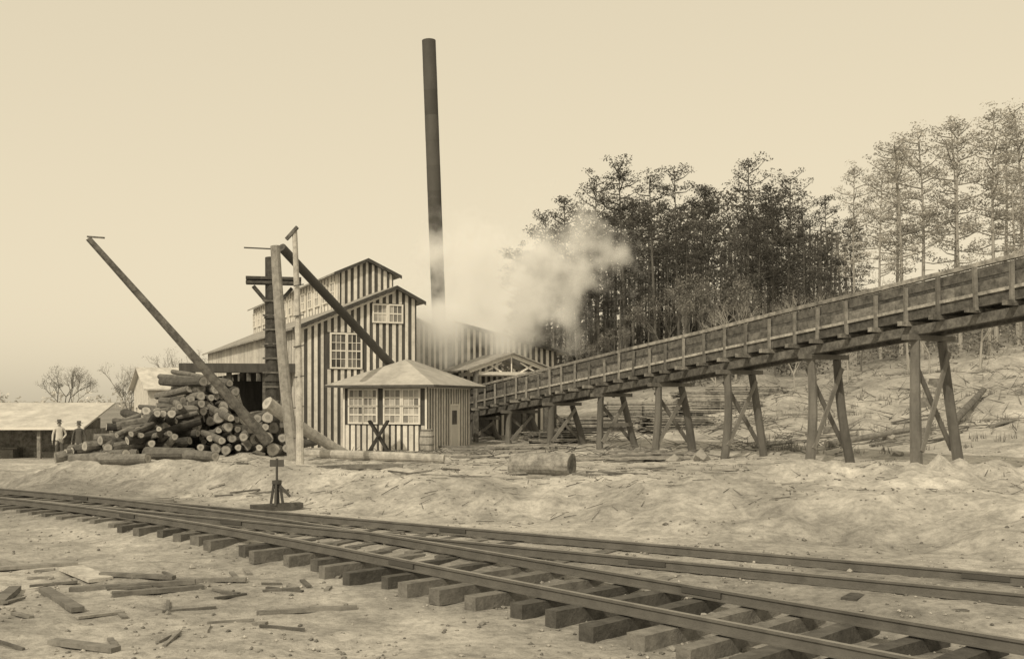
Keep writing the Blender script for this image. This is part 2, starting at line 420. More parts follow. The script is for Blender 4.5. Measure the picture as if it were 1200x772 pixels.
FH.box(wf,.02,HW-.02,-.07,-.037,HE-.16,HE-.02,M_trim); FR.box(wf,.02,HD,-.07,-.037,HE-.16,HE-.02,M_trim)
o=.6; ez=2.88; rz=4.02
c=[FH.P(-o,-o,ez),FH.P(HW+o,-o,ez),FH.P(HW+o,HD+o,ez),FH.P(-o,HD+o,ez)]
r0=FH.P(HW/2,HD*.42,rz); r1=FH.P(HW/2,HD*.58,rz)
up=Vector((0,0,.09))
rf.face([c[0]+up,c[1]+up,r0+up],M_roofpale,.95); rf.face([c[1]+up,c[2]+up,r1+up,r0+up],M_roofpale,.8)
rf.face([c[2]+up,c[3]+up,r1+up],M_roofpale); rf.face([c[3]+up,c[0]+up,r0+up,r1+up],M_roofpale)
for i in range(4): rf.face([c[i],c[(i+1)%4],c[(i+1)%4]+up,c[i]+up],M_darkboard,1.2)
rf.face([c[3],c[2],c[1],c[0]],M_darkboard,1.5)
for mbx,nm in ((wl,'walls'),(wh,'whitewashed_battens'),(wf,'window_frames_and_door'),(wg,'window_panes'),(rf,'hipped_roof')):
    mbx.build(nm,hut)

# ---------------------------------------------------------------- smokestack
mb=MB(); base=Vector((-3.75,56,0)); top=Vector((-4.55,56,22.0)); K=16
for k in range(K):
    a=base.lerp(top,k/K); b=base.lerp(top,(k+1)/K)
    mb.cyl(a,b,.378-.003*(k%2),.378-.003*(k%2),M_stack,28,tone=R.uniform(.85,1.3))
mb.build('smokestack')

# ---------------------------------------------------------------- log chute trestle
tre=empty('log_chute_trestle',(2.13,44,.2))
def CP(k,off,z):
    X=2.13+1.81*k; D=44-3.3*k; zt=3.73+.362*k
    return Vector((X+.877*off,D+.481*off,zt+z))
mb=MB(); K0,K1=-2.35,7.2
def long(off,z,w,h,m,tone,step=1.0,sag=.014):
    k=K0; j0=R.uniform(-sag,sag)
    while k<K1:
        k2=min(K1,k+step); j1=R.uniform(-sag,sag)
        mb.beam(CP(k,off,z+j0),CP(k2,off,z+j1),w,h,m,tone*R.uniform(.8,1.25)); k=k2; j0=j1
for off in (-.62,.62):
    sg=1 if off>0 else -1
    long(off,-.05,.14,.11,M_weather,1.4)
    long(off+.0,-.26,.05,.24,M_weather,.6,1.3)
    long(off+.0,-.62,.05,.27,M_weather,.85,1.1)
    long(off-.02*sg,-.95,.16,.30,M_weather,.55,1.5)
    long(off+.085*sg,-.80,.06,.08,M_weather,1.7,1.7)
long(0,-.86,1.1,.06,M_weather,.8,.5)
long(0,-.72,.25,.18,M_steel,.9,1.5)
k=K0+.05
while k<K1:
    for off in (-.72,.72):
        mb.beam(CP(k,off,-.1-R.uniform(0,.14)),CP(k+R.uniform(-.012,.012),off,-1.06-R.uniform(0,.14)),.09,.11,M_plank,R.uniform(.35,.85))
    mb.beam(CP(k,-1.0+R.uniform(-.1,.1),-1.17),CP(k,1.0+R.uniform(-.1,.1),-1.17),.14,.12,M_weather,R.uniform(.8,1.7))
    k+=.27*R.uniform(.92,1.08)
long(-.45,-1.36,.2,.24,M_weather,.6,1.0); long(.45,-1.36,.2,.24,M_weather,.6,1.0)
mb.build('chute',tre)
mb=MB()
for k in (-2,-1,0,1,2,3,4,5,6,7):
    s=R.uniform(-.12,.12)
    t0=CP(k,-.5,-1.62); t1=CP(k,.55,-1.62)
    q0=CP(k,-.55+s,0); q1=CP(k,1.2+s,0)
    b0=Vector((q0.x,q0.y,ground(q0.x,q0.y)-.15)); b1=Vector((q1.x,q1.y,ground(q1.x,q1.y)-.15))
    mb.cyl(b0,t0,R.uniform(.14,.17),.12,M_trestle,10,seg=6,wob=.07,bend=.09); mb.cyl(b1,t1,R.uniform(.14,.17),.12,M_trestle,10,seg=6,wob=.07,bend=.09)
    mb.beam(CP(k,-.9,-1.55),CP(k,.95,-1.55),.24,.14,M_trestle,1.2)
    e=Vector((.48,-.877,0))*.17
    mb.beam(b0.lerp(t0,.2)+e,b1.lerp(t1,.92)+e,.05,.14,M_trestle,1.5); mb.beam(b1.lerp(t1,.2)-e,b0.lerp(t0,.92)-e,.05,.14,M_trestle,1.2)
    if k in (6,1):
        mb.beam(b0.lerp(t0,.5)+e*1.4,b1.lerp(t1,.5)+e*1.4,.05,.14,M_trestle,1.2)
mb.build('trestle_bents',tre)

# ---------------------------------------------------------------- derrick and poles
der=empty('log_derrick',(-8.2,35,.2)); gz=ground
mb=MB()
mb.cyl((-8.4,36,gz(-8.4,36)-.3),(-8.45,36,7.35),.26,.22,M_bark,14,seg=6,wob=.05,tone=.6)
mb.build('mast',der)
mb=MB()
for z in (6.45,6.6):
    mb.beam((-9.3,35.8,z),(-7.45,36.2,z),.5,.1,M_bark,.7)
mb.beam((-9.0,35.6,6.3),(-8.45,35.9,5.6),.1,.12,M_bark,.7); mb.beam((-7.8,36.3,6.3),(-8.35,36.1,5.6),.1,.12,M_bark,.7)
for z in (1.8,3.0,4.2,5.2): mb.cyl((-8.42,36,z),(-8.42,36,z+.12),.29,.29,M_stack,14,tone=1)
for i in range(11):
    mb.beam((-8.7,35.75,.8+i*.5),(-8.15,35.75,.8+i*.5),.05,.06,M_bark,1.2)
mb.build('mast_platform_and_bands',der)
mb=MB()
mb.cyl((-7.9,33.2,gz(-7.9,33.2)+.5),(-12.5,30.2,7.1),.18,.085,M_weather,12,seg=8,wob=.03,bend=.06,tone=.85)
mb.beam((-12.6,30.4,7.18),(-11.95,30.0,7.08),.05,.05,M_weather,.7)
mb.build('boom',der)
mb=MB()
mb.cyl((-8.55,38,8.0),(-4.35,47.0,2.7),.17,.19,M_stack,14,seg=4,tone=1.1)
mb.build('inclined_boom',der)
mb=MB()
mb.cyl((-6.8,32,gz(-6.8,32)-.2),(-7.4,32,7.15),.19,.15,M_barkpale,12,seg=8,wob=.05,bend=.08,tone=.75)
mb.beam((-8.35,31.9,7.08),(-7.3,32.05,7.05),.03,.04,M_stack,1)
mb.build('gin_pole',der)
mb=MB()
mb.cyl((-6.25,30.2,gz(-6.25,30.2)-.25),(-6.45,30.4,7.35),.12,.075,M_barkpale,12,seg=12,wob=.06,bend=.09,tone=1.15)
mb.beam((-6.7,30.4,7.1),(-6.35,30.3,7.45),.07,.1,M_weather,.7)
for i in range(6): mb.beam((-6.45,30.25,1.2+i*.9),(-6.15,30.25,1.25+i*.9),.03,.03,M_stack,1)
mb.build('utility_pole')
mb=MB()
mb.cyl((-7.9,33.0,2.25),(-5.75,35.4,gz(-5.75,35.4)+.15),.22,.16,M_barkpale,14,capm=M_end,seg=6,wob=.06,bend=.06,tone=1.0)
mb.build('leaning_log')

# ---------------------------------------------------------------- log piles
def logstack(cx,cy,normal_ang,rows,wbot,dia,length,jit=1.0,shrink=(.7,1.2),sh0=0,drift=0):
    mb=MB(); n_=Vector((math.cos(normal_ang),math.sin(normal_ang),0)); p=Vector((-n_.y,n_.x,0))
    gz0=ground(cx,cy); cf=wbot; sh_=sh0
    for r in range(rows):
        cnt=max(1,int(round(cf)))
        for i in range(cnt):
            d=dia*R.uniform(.55,1.2)
            off=sh_+(i-(cnt-1)/2)*dia*1.0+R.uniform(-.08,.08)*jit
            st=R.uniform(-.8,.4)*jit
            a=Vector((cx,cy,gz0+dia*.5+r*dia*.82+R.uniform(-.06,.06)*jit))+p*off+n_*st
            dd=(-n_+p*R.uniform(-.25,.25)*jit+Vector((0,0,R.uniform(-.09,.09)*jit))).normalized()
            mb.cyl(a,a+dd*length*R.uniform(.7,1.15),d/2,d/2*.88,M_bark,12,capm=M_end,seg=3,wob=.07,bend=.06,tone=R.uniform(.6,1.7))
        cf-=R.uniform(*shrink); sh_+=R.uniform(-.12,.12)+drift
    return mb
logstack(-11.3,37.4,math.radians(-60),10,12,.34,4.4,1.2,(.7,1.0),0,.07).build('log_pile')
logstack(-8.9,33.8,math.radians(-78),4,8,.38,3.2,1.2,(.8,1.5)).build('log_pile')
mb=MB()
for i in range(150):
    f=R.random()**.7; X=-15.1+f*3.2; hmax=.2+f*2.4
    D=R.uniform(35.0,38.8); z=ground(X,D)+.15+R.random()**.7*hmax*(.45+.55*(D-35.0)/3.8)
    an=R.choice((R.uniform(-.5,.4),R.uniform(-1.4,-.4),R.uniform(.2,1.1),R.uniform(-1.5,1.5))); L=R.uniform(1.2,2.8)*(.6+.4*f); r=R.uniform(.09,.19)
    d=Vector((math.cos(an),math.sin(an)*.9,R.uniform(-.1,.4))).normalized()*L/2
    c_=Vector((X,D,z)); mb.cyl(c_-d,c_+d,r,r*.9,M_bark,10,capm=M_end,seg=3,wob=.07,bend=.06,tone=R.uniform(.5,1.8))
mb.build('log_pile')
mb=MB()
for (x0,y0,x1,y1,r,t) in ((-12.9,32.2,-11.2,31.5,.17,1.6),(-10.3,32.4,-9.1,31.4,.17,1.3),(-14.3,33.2,-12.8,32.8,.16,1.7),(-11.8,33,-10.1,32.4,.2,1.1),(-13.6,34.2,-12.4,32.9,.17,1.2),(-14.4,35,-13.3,33.7,.18,1.0)):
    mb.cyl((x0,y0,gz(x0,y0)+r*.8),(x1,y1,gz(x1,y1)+r*.8),r,r*.88,M_bark,12,capm=M_end,seg=3,wob=.05,tone=t)
mb.build('loose_logs')
mb=MB()
mb.cyl((-6.9,34,gz(-6.9,34)+.12),(-2.2,33.2,gz(-2.2,33.2)+.15),.17,.14,M_barkpale,12,capm=M_end,seg=6,wob=.05,bend=.1,tone=1.0)
mb.build('peeled_log')
mb=MB()
a=Vector((.0,26.3,gz(0,26.3)+.25)); b=Vector((1.5,25.6,gz(1.4,25.6)+.25))
mb.cyl(a,b,.27,.31,M_weather,18,capm=M_weather,seg=7,wob=.06,bend=.02,tone=1.35)
mb.build('short_log')

# ---------------------------------------------------------------- barrel, switch stand, sawbuck
mb=MB(); bx,by=-3.4,40.9; bz=gz(bx,by)
prof=[(.24,0),(.28,.22),(.30,.45),(.28,.68),(.24,.92)]
for (r0_,z0_),(r1_,z1_) in zip(prof,prof[1:]): mb.cyl((bx,by,bz+z0_),(bx,by,bz+z1_),r0_,r1_,M_plank,16,tone=1.15)
for z_,r_ in ((.06,.262),(.3,.295),(.62,.295),(.86,.262)): mb.cyl((bx,by,bz+z_),(bx,by,bz+z_+.04),r_,r_,M_steel,16,tone=1)
mb.build('wooden_barrel')
mb=MB(); sx,sy=-5.35,23.3; sz=gz(sx,sy)
mb.beam((sx-.5,sy-.3,sz+.05),(sx+.5,sy+.3,sz+.05),.25,.16,M_tie,.8)
for dx in (-.14,.14):
    mb.beam((sx+dx,sy,sz+.1),(sx+dx*.45,sy,sz+.62),.05,.06,M_stack,1)
    mb.beam((sx,sy+dx,sz+.1),(sx,sy+dx*.45,sz+.62),.05,.06,M_stack,1)
mb.cyl((sx,sy,sz+.1),(sx,sy,sz+1.15),.028,.028,M_stack,8,tone=1)
mb.cyl((sx,sy,sz+.58),(sx,sy,sz+.66),.11,.11,M_stack,12,tone=1)
mb.beam((sx-.02,sy,sz+.64),(sx+.32,sy-.1,sz+.3),.04,.05,M_stack,1)
mb.beam((sx-.16,sy,sz+1.05),(sx+.16,sy,sz+1.05),.02,.16,M_stack,1.2)
mb.build('railroad_switch_stand')
mb=MB(); px,py=-5.35,41.3; pz=gz(px,py)
for o_ in (0,.5):
    mb.beam((px-.38,py-o_,pz),(px+.38,py-o_,pz+1.25),.07,.09,M_darkboard,.7); mb.beam((px+.38,py-o_+.08,pz),(px-.38,py-o_+.08,pz+1.25),.07,.09,M_darkboard,.7)
mb.beam((px,py+.1,pz+.6),(px,py-.6,pz+.6),.08,.08,M_darkboard,.6)
mb.build('sawbuck')

# ---------------------------------------------------------------- lumber stacks behind the trestle
def lumber(cx,cy,ang,w,l,h):
    mb=MB(); f=Fr((cx,cy),ang); z=min(gz(cx,cy),gz(*f.P(l,0,0)[:2]))+.02; zt=z+h
    for s in (.3,l/2,l-.4): f.box(mb,s,s+.12,0,w,z,z+.12,M_weather,.8)
    z+=.12
    while z<zt:
        t=0
        while t<w:
            ww=R.uniform(.15,.28); j=R.uniform(-.25,.25)
            f.box(mb,j,l+j+R.uniform(-.2,.2),t,t+ww-.015,z,z+.035,M_plank if R.random()<.45 else M_weather,R.uniform(.5,1.3)); t+=ww
        z+=.04
        if R.random()<.55:
            for s in (.2,l/2,l-.3): f.box(mb,s,s+.06,0,w,z,z+.03,M_weather,.8)
            z+=.033
    mb.build('lumber_stack')
lumber(2.6,48.5,math.radians(10),1.6,3.2,.95); lumber(4.6,51.5,math.radians(-4),1.5,4,1.3); lumber(6.3,47,math.radians(14),1.4,3.2,.8)
lumber(8.6,52,math.radians(5),1.6,4,1.3); lumber(1.0,44.8,math.radians(25),1.2,2.6,.5); lumber(10.8,56,math.radians(-10),1.6,4,1.0)
mb=MB()
def plank(x,y,an,l,w=.22,th=.05,lift=0,tone=None,m=None,tilt=0):
    d=Vector((math.cos(an),math.sin(an),0))*l/2; z0=gz(x-d.x,y-d.y)+th/2+lift; z1=gz(x+d.x,y+d.y)+th/2+lift+tilt
    zc=gz(x,y)+th/2+lift
    k=max(0,zc-(z0+z1)/2)
    mb.beam((x-d.x,y-d.y,z0+k),(x+d.x,y+d.y,z1+k),w,th,m or M_plank,tone or R.uniform(.5,1.15))
for i in range(14): plank(R.uniform(2.2,5.3),R.uniform(33.5,36),R.uniform(-.3,.35),R.uniform(1.5,3.2),lift=R.uniform(0,.12))
for i in range(14): plank(R.uniform(-2.4,1.5),R.uniform(39.5,43),R.uniform(-.4,.3),R.uniform(1.5,3.2),lift=R.uniform(0,.15))
for i in range(10): plank(R.uniform(-5,-1),R.uniform(37,40.5),R.uniform(-.4,.3),R.uniform(1,2.2))
plank(-3.9,28.6,.05,1.7,.3,.12,tone=.5); plank(-4.9,28.9,-.1,1.2,.2,.08,tone=.4)
plank(2.6,25.5,-.45,1.6,.1,.05,tone=.35); plank(1.9,28.6,.2,2.2,.2,.05); plank(3.6,30.5,-.1,2.5,.2,.05)
plank(-8.9,24.9,.3,1.3,.3,.08,tone=.6); plank(-6.2,26.2,-.2,1.0,.12,.06,tone=.4); plank(-2.6,27.0,.2,1.0,.1,.05,tone=.5)
for i in range(34): plank(R.uniform(-9,6),R.uniform(25,34),R.uniform(-.9,.9),R.uniform(.3,1.3),R.uniform(.05,.16),.04,tone=R.uniform(.3,1))
for i in range(18): plank(R.uniform(9,20),R.uniform(36,48),R.uniform(-.9,.9),R.uniform(.8,2.6),R.uniform(.1,.25),.05,lift=.05,tone=R.uniform(.3,1))
mb.build('scattered_planks')
mb=MB()
plank(-6.5,15.6,2.3,1.3,.36,.05,tone=1.3); plank(-6.0,13.6,2.2,1.9,.16,.06,tone=.5); plank(-5.4,14.6,.2,1.7,.12,.06,tone=.45)
plank(-4.9,14.2,.5,1.2,.13,.06,tone=.4); plank(-6.9,14.0,1.9,1.6,.16,.07,tone=.5); plank(-5.6,15.3,-.2,1.2,.12,.05,tone=.5)
plank(-2.6,13.0,.12,1.25,.08,.05,tone=.55); plank(-4.4,15.0,.05,1.0,.1,.05,tone=.6)
plank(-4.6,11.0,-.4,.9,.14,.05,tone=.6); plank(-7.6,16.4,.4,1.2,.15,.05,tone=.7)
for i in range(40): plank(R.uniform(-7.5,-2.2),R.uniform(10.5,16.5),R.uniform(0,3.1),R.uniform(.15,.7),R.uniform(.03,.09),.03,tone=R.uniform(.3,.9))
mb.build('scrap_boards')
mb=MB()
def rock(x,y,s,m,tone):
    z=gz(x,y)+s*.1
    P_=[Vector(p) for p in ((1,0,0),(-1,0,0),(0,1,0),(0,-1,0),(0,0,.8),(0,0,-.8),(.6,.6,.4),(-.6,.5,.4),(.5,-.6,.4),(-.6,-.6,.4))]
    P_=[Vector((x,y,z))+p*s*R.uniform(.6,1.1) for p in P_]
    for t in ((0,6,4),(6,2,4),(2,7,4),(7,1,4),(1,9,4),(9,3,4),(3,8,4),(8,0,4),(0,2,6),(2,1,7),(1,3,9),(3,0,8),(0,5,2),(2,5,1),(1,5,3),(3,5,0)):
        mb.face([P_[i] for i in t],m,tone)
for i in range(6000):
    D=8+R.random()**1.3*26; X=R.uniform(-.6,.6)*D
    if nz(X,D,.5,40)<-.05 and R.random()<.7: continue
    s=R.uniform(.012,.038)*(1 if R.random()<.96 else 2)
    rock(X,D,s,M_stone,R.uniform(.4,1.3))
mb.build('gravel_and_clods')
mb=MB()
for (x,y,s) in ((6.1,33,.45),(5.3,33.4,.3),(14,38,.35),(9.6,24.5,.16),(12.4,33,.25),(-12,27,.2),(16.5,41,.4),(3.6,36.8,.3)):
    rock(x,y,s,M_stone,.95)
mb.build('boulders')
mb=MB()
for i in range(2000):
    r=R.random()
    if r<.4: X=R.uniform(-9,12); D=R.uniform(20,42)
    elif r<.84: X=R.uniform(8,28); D=R.uniform(36,64)
    else: X=R.uniform(2,12); D=R.uniform(44,58)
    tA=(D-(17.23-.67*X))
    if tA<2.5: continue
    l=R.uniform(.2,1.4) if D>34 else R.uniform(.1,.45); an=R.uniform(0,3.14); z=gz(X,D)
    mb.cyl((X,D,z+.02),(X+math.cos(an)*l,D+math.sin(an)*l,gz(X+math.cos(an)*l,D+math.sin(an)*l)+R.uniform(.02,.3 if D>34 else .04)),.022 if D>34 else .009,.006,M_trunk,4,tone=R.uniform(.6,1.8))
mb.build('twigs_and_slash')
mb=MB()
for i in range(560):
    r=R.random()
    if r<.9: X=R.uniform(9,28); D=R.uniform(34,62)
    else: X=R.uniform(-8,12); D=R.uniform(24,33)
    if D-(17.23-.67*X)<3.2: continue
    if nz(X,D,.35,20)<.0: continue
    z=gz(X,D)
    for j in range(9):
        x=X+R.uniform(-.18,.18); y=D+R.uniform(-.18,.18); h=R.uniform(.04,.10) if D<34 else R.uniform(.08,.35)
        mb.face([(x-.015,y,z-.01),(x+.015,y,z-.01),(x+R.uniform(-.07,.07),y+R.uniform(-.05,.05),z+h)],M_grass,R.uniform(.5,1.3))
mb.build('grass')
for (x,y,h,r) in ((15.5,38.5,.35,.22),(18.5,46,.5,.25),(21.5,52,.5,.28),(13,42,.4,.2),(24,57,.6,.3)):
    mb=MB(); z=gz(x,y)-.1; mb.cyl((x,y,z),(x,y,z+h),r*1.3,r,M_bark,12,capm=M_end,seg=2,wob=.1,tone=1.4); mb.build('tree_stump')
mb=MB()
mb.cyl((17.2,40,gz(17.2,40)+.2),(20.5,44.5,gz(20.5,44.5)+.25),.16,.12,M_bark,10,capm=M_end,seg=3,wob=.05,tone=1.2)
mb.cyl((11.2,36.5,gz(11.2,36.5)+.15),(15,38.5,gz(15,38.5)+.2),.12,.1,M_bark,10,capm=M_end,seg=3,wob=.05,tone=1.6)
mb.build('fallen_logs')

# ---------------------------------------------------------------- sheds at far left
sh=empty('open_lumber_shed',(-24,47,-.5))
wl,rf=MB(),MB()
FS=Fr((-33,46.2),math.radians(3))
roofslab(rf,FS,0,1.0,13.5,1.0,-.3,-.2,M_trim,.12)
rf.hexa([FS.P(0,-.2,1.05),FS.P(13.5,-.2,1.05),FS.P(13.5,4,2.15),FS.P(0,4,2.15),FS.P(0,-.2,1.13),FS.P(13.5,-.2,1.13),FS.P(13.5,4,2.23),FS.P(0,4,2.23)],M_roofpale,1.15)
for i in range(8):
    for t in (0,3.6): FS.box(wl,.2+i*1.85,.36+i*1.85,t,t+.15,-.9,1.0,M_weather,1.2)
FS.box(wl,0,13.3,2.4,2.5,-.9,1.5,M_weather,1.4); FS.box(wl,13.2,13.3,0,3.7,-.9,1.0,M_weather,1.2)
for i in range(20):
    x=R.uniform(.3,12); FS.box(wl,x,x+R.uniform(.8,2),1.2+R.random()*.8,2.3,-.7,-.6+R.random()*.9,M_plank,R.uniform(.5,1))
wl.build('posts_walls_and_lumber',sh); rf.build('roof',sh)
def house(name,O,ang,w,d,eave,ridge,zb,wm,tone):
    e=empty(name,(O[0],O[1],zb)); wl,rf=MB(),MB(); f=Fr(O,ang)
    f.box(wl,0,w,0,d,zb,eave,wm,tone)
    for t in (0.002,d-.002): wallpoly(wl,f,[(0,eave),(w,eave),(w/2,ridge)],wm,t,tone)
    roofslab(rf,f,-.4,eave-.15,w/2,ridge,-.4,d+.4,M_roofpale,.1,1.25); roofslab(rf,f,w/2,ridge,w+.4,eave-.15,-.4,d+.4,M_roofpale,.1,1.25)
    wf,wg=MB(),MB()
    window(wf,wg,f,w*.2,w*.35,zb+1.2,zb+2.4,2,4,-.03); window(wf,wg,f,w*.65,w*.8,zb+1.2,zb+2.4,2,4,-.03)
    wl.build('walls',e); rf.build('roof',e); wf.build('window_frames',e); wg.build('window_panes',e)
house('frame_house',(-31.0,84),math.radians(-60),6,8,3.3,4.9,-.6,M_white,.85)
house('frame_house',(-36.5,98),math.radians(15),10,6,1.8,2.9,-.8,M_white,1.0)

# ---------------------------------------------------------------- people
def person(name,loc,face,top,arm,hatm):
    vs=[];es=[];rad=[];roots=[]
    def ch(pts,rs,att=None,root=False):
        prev=att
        ids=[]
        for p,r in zip(pts,rs):
            vs.append(p); rad.append(r); i=len(vs)-1; ids.append(i)
            if prev is not None: es.append((prev,i))
            elif root or att is None: roots.append(i)
            prev=i
        return ids
    sp=ch([(0,0,.94),(0,0,1.1),(0,.01,1.27),(0,.01,1.42),(0,0,1.5),(0,-.015,1.58),(0,-.01,1.66),(0,0,1.72)],[(.15,.11),(.135,.10),(.16,.11),(.13,.09),(.055,.055),(.07,.08),(.078,.095),(.05,.06)],root=True)
    for sg,ap in ((-1,arm[0]),(1,arm[1])):
        ch([(sg*.09,0,.86),(sg*.105,-.02*1,.5),(sg*.115,.02,.1),(sg*.13,-.07,.045),(sg*.14,-.17,.035)],[(.09,.095),(.062,.066),(.045,.05),(.045,.04),(.035,.025)],sp[0])
        el=Vector(ap[0]); wr=Vector(ap[1]); el.x*=sg; wr.x*=sg
        ch([(sg*.17,.01,1.4),tuple(el),tuple(wr)],[(.062,.06),(.045,.045),(.03,.03)],sp[3])
        d=(wr-el).normalized(); pm=wr+d*.07
        ch([tuple(wr-d*.01),tuple(pm)],[(.026,.03),(.02,.042)])
        for j,(o_,l) in enumerate(((-.03,.07),(-.01,.08),(.01,.075),(.03,.06))):
            b_=pm+Vector((0,o_,0)); m_=b_+d*l*.55; e_=m_+(d+Vector((-sg*.5,0,0))).normalized()*l*.5
            ch([tuple(b_-d*.02),tuple(m_),tuple(e_)],[(.009,.009),(.008,.008),(.007,.007)])
        tb=wr+d*.02+Vector((0,-.03,0)); ch([tuple(tb),tuple(tb+d*.03+Vector((0,-.025,0))),tuple(tb+d*.06+Vector((0,-.03,0)))],[(.011,.011),(.01,.01),(.008,.008)])
    me=bpy.data.meshes.new(name+'_cage'); me.from_pydata(vs,es,[]); ob=bpy.data.objects.new(name+'_cage',me); scene.collection.objects.link(ob)
    sk=ob.modifiers.new('s','SKIN'); ob.modifiers.new('ss','SUBSURF').levels=2
    for i,r in enumerate(rad): me.skin_vertices[0].data[i].radius=r
    for i in range(len(vs)): me.skin_vertices[0].data[i].use_root=(i in roots)
    dg=bpy.context.evaluated_depsgraph_get(); dg.update()
    ev=ob.evaluated_get(dg); em=ev.to_mesh()
    mb=MB()
    wrists=[Vector((-arm[0][1][0],arm[0][1][1],arm[0][1][2])),Vector((arm[1][1][0],arm[1][1][1],arm[1][1][2]))]
    for p in em.polygons:
        pts=[em.vertices[i].co.copy() for i in p.vertices]; c_=sum(pts,Vector())/len(pts)
        if c_.z>1.49: m=M_skin
        elif any((c_-w).length<.03 or ((c_-w).length<.2 and (c_-w).dot(w-Vector((w.x*.9,0,1.4)))>0) for w in wrists): m=M_skin
        elif c_.z>.93 or abs(c_.x)>.19: m=top
        elif c_.z>.09: m=M_trouser
        else: m=M_stack
        if c_.z>1.64 and c_.y>-.02 or c_.z>1.7: m=M_coat
        mb.face(pts,m,1.0)
    ev.to_mesh_clear(); bpy.data.objects.remove(ob)
    for ex in (-.03,.03):
        mb.cyl((ex,-.085,1.645),(ex,-.1,1.645),.011,.009,M_stack,8,tone=1); mb.cyl((ex*2.6,.0,1.60),(ex*2.6,.01,1.655),.014,.018,M_skin,6,tone=.95)
    mb.cyl((0,-.09,1.635),(0,-.122,1.605),.008,.016,M_skin,8,tone=1.1); mb.beam((-.024,-.094,1.575),(.024,-.094,1.575),.012,.008,M_coat,1)
    if hatm:
        mb.cyl((0,0,1.695),(0,0,1.705),.165,.16,hatm,20,tone=1); mb.cyl((0,0,1.705),(0,0,1.80),.095,.08,hatm,16,tone=1)
    o=mb.build(name,origin=(0,0,0),smooth_=True); o.location=loc; o.rotation_euler=(0,0,face)
    return o
dn=((.25,.03,1.13),(.27,-.06,.88))
person('standing_man',(-19.1,43.2,gz(-19.1,43.2)),.5,M_shirt,(dn,((.27,.06,1.15),(.14,-.12,1.0))),M_coat)
person('standing_man',(-18.1,42.8,gz(-18.1,42.8)),.2,M_coat,(dn,dn),M_coat)

# ---------------------------------------------------------------- trees
def leafclump(mb,c,rx,rz,n,size,m,tone):
    for i in range(n):
        while True:
            p=Vector((R.uniform(-1,1),R.uniform(-1,1),R.uniform(-1,1)))
            if p.length<1: break
        q=c+Vector((p.x*rx,p.y*rx,p.z*rz))
        a=Vector((R.gauss(0,1),R.gauss(0,1),R.gauss(0,.6))).normalized()*size*R.uniform(.6,1.3)
        b=a.cross(Vector((R.gauss(0,1),R.gauss(0,1),R.gauss(0,1)))).normalized()*size*.42
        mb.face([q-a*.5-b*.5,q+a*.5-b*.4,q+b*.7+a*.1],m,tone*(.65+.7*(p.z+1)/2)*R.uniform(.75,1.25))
def pine(H,crown,nl,spread,leafm,trunkm,dens=1.0):
    mb=MB(); lean=Vector((R.uniform(-.6,.6),R.uniform(-.3,.3),0))
    ph=R.uniform(0,6)
    def tp(f): return Vector((lean.x*f*f+math.sin(f*4+ph)*.15,lean.y*f*f+math.cos(f*3+ph)*.15,H*f))
    r0=H*.0095
    for k in range(9):
        mb.cyl(tp(k/9),tp((k+1)/9),r0*(1-k/9*.8),r0*(1-(k+1)/9*.8),trunkm,7,tone=1.0)
    for i in range(nl):
        f=crown+(1-crown)*((i+R.uniform(0,.9))/nl); g_=(f-crown)/(1-crown)
        prof=(math.sin(math.pi*min(1,(g_*.76+.2)))**.75)
        L=H*spread*prof*R.uniform(.35,1.35)+.35; an=i*2.4+R.uniform(-.9,.9)
        s=tp(f); d=Vector((math.cos(an),math.sin(an),R.uniform(-.1,.35)+g_*.5)).normalized()
        e=s+d*L; mid=s.lerp(e,.55)+Vector((0,0,-.08*L))
        mb.cyl(s,mid,.06,.04,trunkm,4,tone=.9); mb.cyl(mid,e,.04,.015,trunkm,4,tone=.9)
        nc=max(2,int(L*2.1))
        for j in range(nc):
            w=.3+.75*(j+R.random()*.6)/nc
            c_=s.lerp(e,w)+Vector((R.uniform(-.45,.45),R.uniform(-.45,.45),R.uniform(-.05,.45)))
            rr=R.uniform(.38,.82)
            leafclump(mb,c_,rr,rr*.5,int(32*dens*rr/.55),.2,leafm,R.uniform(.55,1.45))
    for i in range(9):
        f=R.uniform(crown*.45,crown); an=R.uniform(0,6.28); s=tp(f); L=R.uniform(.5,1.8)
        mb.cyl(s,s+Vector((math.cos(an)*L,math.sin(an)*L,R.uniform(-.1,.5))),.03,.01,trunkm,4,tone=.9)
    leafclump(mb,tp(.985),.7,.6,int(70*dens),.2,leafm,1)
    return mb.build('pine_mesh',origin=(0,0,0),mesh_only=True)
P_dark=[pine(18,c_,n,s,M_needle,M_trunk,1.0) for c_,n,s in ((.42,32,.125),(.50,27,.145),(.36,36,.125),(.56,24,.16),(.45,30,.135),(.38,32,.15),(.48,24,.17))]
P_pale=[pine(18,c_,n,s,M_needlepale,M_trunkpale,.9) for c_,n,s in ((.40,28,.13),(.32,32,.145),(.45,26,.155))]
def place(meshes,name,X,D,ztop,sx=1.0):
    me=R.choice(meshes); z=ground(X,D)-.15; o=bpy.data.objects.new(name,me); scene.collection.objects.link(o)
    s=(ztop-z)/18.5; o.location=(X,D,z); o.scale=(s*sx,s*sx,s); o.rotation_euler=(0,0,R.uniform(0,6.28)); return o
for (X,z) in ((.4,14.6),(2.5,17.4),(4.4,18.8),(6.7,20.0),(9,21.4),(11.1,19.6),(13.3,21.2),(15.5,19.8),(17.9,21.0),(19.9,19.2),(22.3,20.5),(24.4,18.3),(25.9,16.5)):
    place(P_dark,'pine_tree',X+R.uniform(-.3,.3),80+R.uniform(-2,2),z,R.uniform(.95,1.15))
